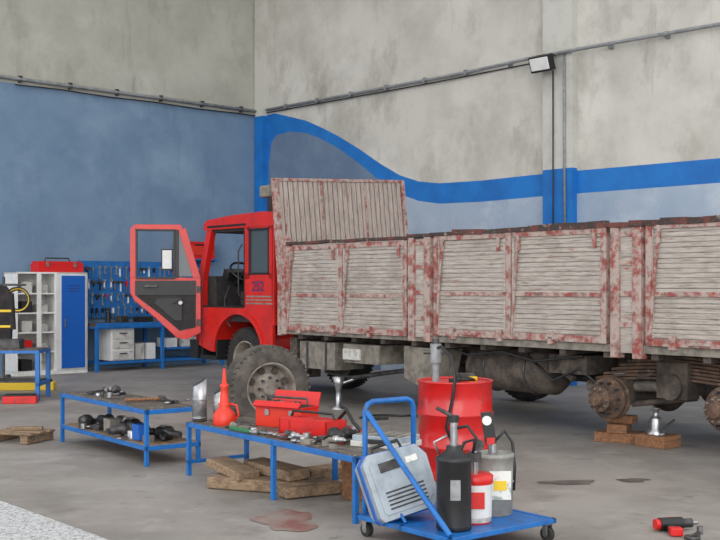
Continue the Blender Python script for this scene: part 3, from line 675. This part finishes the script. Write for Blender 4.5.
# boxy grey portable unit leaning on the trolley frame
b=B()
prof=[(-.19,0),(.14,0),(.2,.05),(.21,.32),(.16,.40),(-.16,.42),(-.21,.37),(-.21,.03)]
b.prism([(x,0,z) for x,z in prof],(0,.2,0),'greycase')
b.prism([(x*1.04,.07,(z-.21)*1.04+.21) for x,z in prof],(0,.05,0),'bluedoor')
b.prism([(x*.84,-.008,(z-.21)*.84+.21) for x,z in prof],(0,.01,0),'greycase')
b.bx(-.12,.02,-.014,-.006,.29,.35,'dsteel'); b.bx(.06,.14,-.014,-.006,.3,.34,'label')
for z in(.06,.085,.11,.135,.16): b.bx(-.13,.13,-.014,-.006,z,z+.01,'dsteel')
b.tube([(-.1,.1,.41),(-.09,.1,.46),(.09,.1,.46),(.1,.1,.40)],.012,'black')
b.done('portable_charger_unit',loc=tp(.12,.46,.2),rz=.35,rx=-.3,ry=-.25,bevel=.012)
# black grease pump
b=B()
b.lathe((0,0,0),(0,0,1),[(0,.1),(.01,.108),(.03,.105),(.4,.105),(.41,.112),(.43,.112),(.44,.09),(.47,.05),(.5,.045)],'black',32)
b.cyl((0,0,.47),(0,0,.66),.024,'steel'); b.cyl((0,0,.64),(0,0,.68),.032,'black'); b.tube([(.0,0,.6),(.08,-.02,.62),(.13,-.04,.55),(.11,-.03,.46)],.01,'black')
b.box((0,-.106,.25),(.06,.006,.12),'galv'); b.tube([(-.09,0,.45),(-.12,-.0,.52),(-.04,0,.56)],.008,'steel')
b.tube([(.02,0,.66),(-.1,.05,.72)],.012,'dsteel')
b.done('grease_pump',loc=tp(.19,.17,.143))
b=B()
b.lathe((0,0,0),(0,0,1),[(0,.1),(.01,.103),(.04,.105,'dirtywhite'),(.24,.11,'white'),(.25,.116,'redtool'),(.29,.116,'redtool'),(.3,.1,'redtool'),(.3,.05,'redtool')],'redtool',32)
b.cyl((0,0,.3),(0,0,.44),.024,'steel'); b.box((0,0,.4),(.08,.05,.06),'dsteel'); b.lathe((.02,-.03,.48),(.02,-.1,.48),[(0,.035),(.03,.035)],'dsteel',16); b.tube([(0,0,.44),(.0,.05,.5),(-.06,.06,.48),(-.1,.02,.38),(-.09,0,.3)],.01,'black'); b.box((0,-.112,.15),(.1,.006,.1),'redtool')
b.done('grease_bucket',loc=tp(.43,.24,.143))
b=B()
b.lathe((0,0,0),(0,0,1),[(0,.12),(.01,.125),(.2,.128),(.205,.134),(.215,.134),(.22,.128),(.36,.132),(.365,.138),(.385,.138),(.39,.12),(.38,.1)],'grease',32,cap=True)
b.box((.03,-.128,.2),(.14,.012,.18),'label',rz=.1); b.box((.03,-.136,.2),(.08,.006,.06),'yellow',rz=.1); b.cyl((0,0,.37),(0,0,.45),.03,'steel')
b.box((-.03,-.02,.55),(.07,.05,.2),'black',ry=-.15); b.lathe((-.045,-.05,.6),(-.045,-.07,.6),[(0,.03),(.01,.03)],'white',16); b.box((-.02,-.03,.47),(.05,.05,.04),'redtool')
b.tube([(0,0,.45),(.08,.04,.52),(.13,.03,.45),(.14,0,.3),(.13,-.02,.15)],.011,'black'); b.torus((0,0,.4),(0,1,.3),.13,.004,'steel',20,6,0,math.pi)
b.done('oil_bucket',loc=tp(.7,.35,.143))
b=B(); b.cyl((-.1,0,.045),(.06,0,.045),.042,'black'); b.cyl((.06,0,.045),(.13,0,.045),.03,'dsteel'); b.cyl((.13,0,.045),(.17,0,.045),.014,'steel'); b.box((-.05,-.06,.03),(.05,.14,.045),'black',rz=-.2); b.box((-.06,-.15,.03),(.08,.07,.05),'redtool',rz=-.2); b.cyl((-.13,0,.045),(-.1,0,.045),.035,'redtool'); b.box((.0,.02,.06),(.06,.06,.04),'redtool')
b.done('cordless_impact_wrench',loc=(2.05,7.2,0),rz=.2,bevel=.006)
b=B(); b.torus((0,0,.012),(0,0,1),.04,.012,'dsteel',20,8); b.box((.09,0,.012),(.13,.025,.02),'dsteel'); b.cyl((.17,0,0),(.17,0,.05),.02,'steel'); b.done('ring_spanner',loc=(2.1,6.95,0),rz=1.0)

# ---------------------------------------------------------------- lights
w=bpy.data.worlds.new('world'); S.world=w; w.use_nodes=True
nt=w.node_tree; bg=nt.nodes['Background']; bg.inputs[0].default_value=(.97,.985,1,1); bg.inputs[1].default_value=1.6
sun=bpy.data.lights.new('sun','SUN'); sun.energy=1.4; sun.angle=math.radians(50); sun.color=(1,.99,.975)
o=bpy.data.objects.new('sun',sun); S.collection.objects.link(o); o.rotation_euler=Vector((.1,.95,-.30)).to_track_quat('-Z','Y').to_euler()
cam=bpy.data.cameras.new('camera'); cam.lens=55; cam.sensor_width=36; cam.shift_y=16/720; cam.clip_end=200
co=bpy.data.objects.new('camera',cam); S.collection.objects.link(co); co.location=(0,0,1.6); co.rotation_euler=(math.pi/2,0,0)
S.camera=co
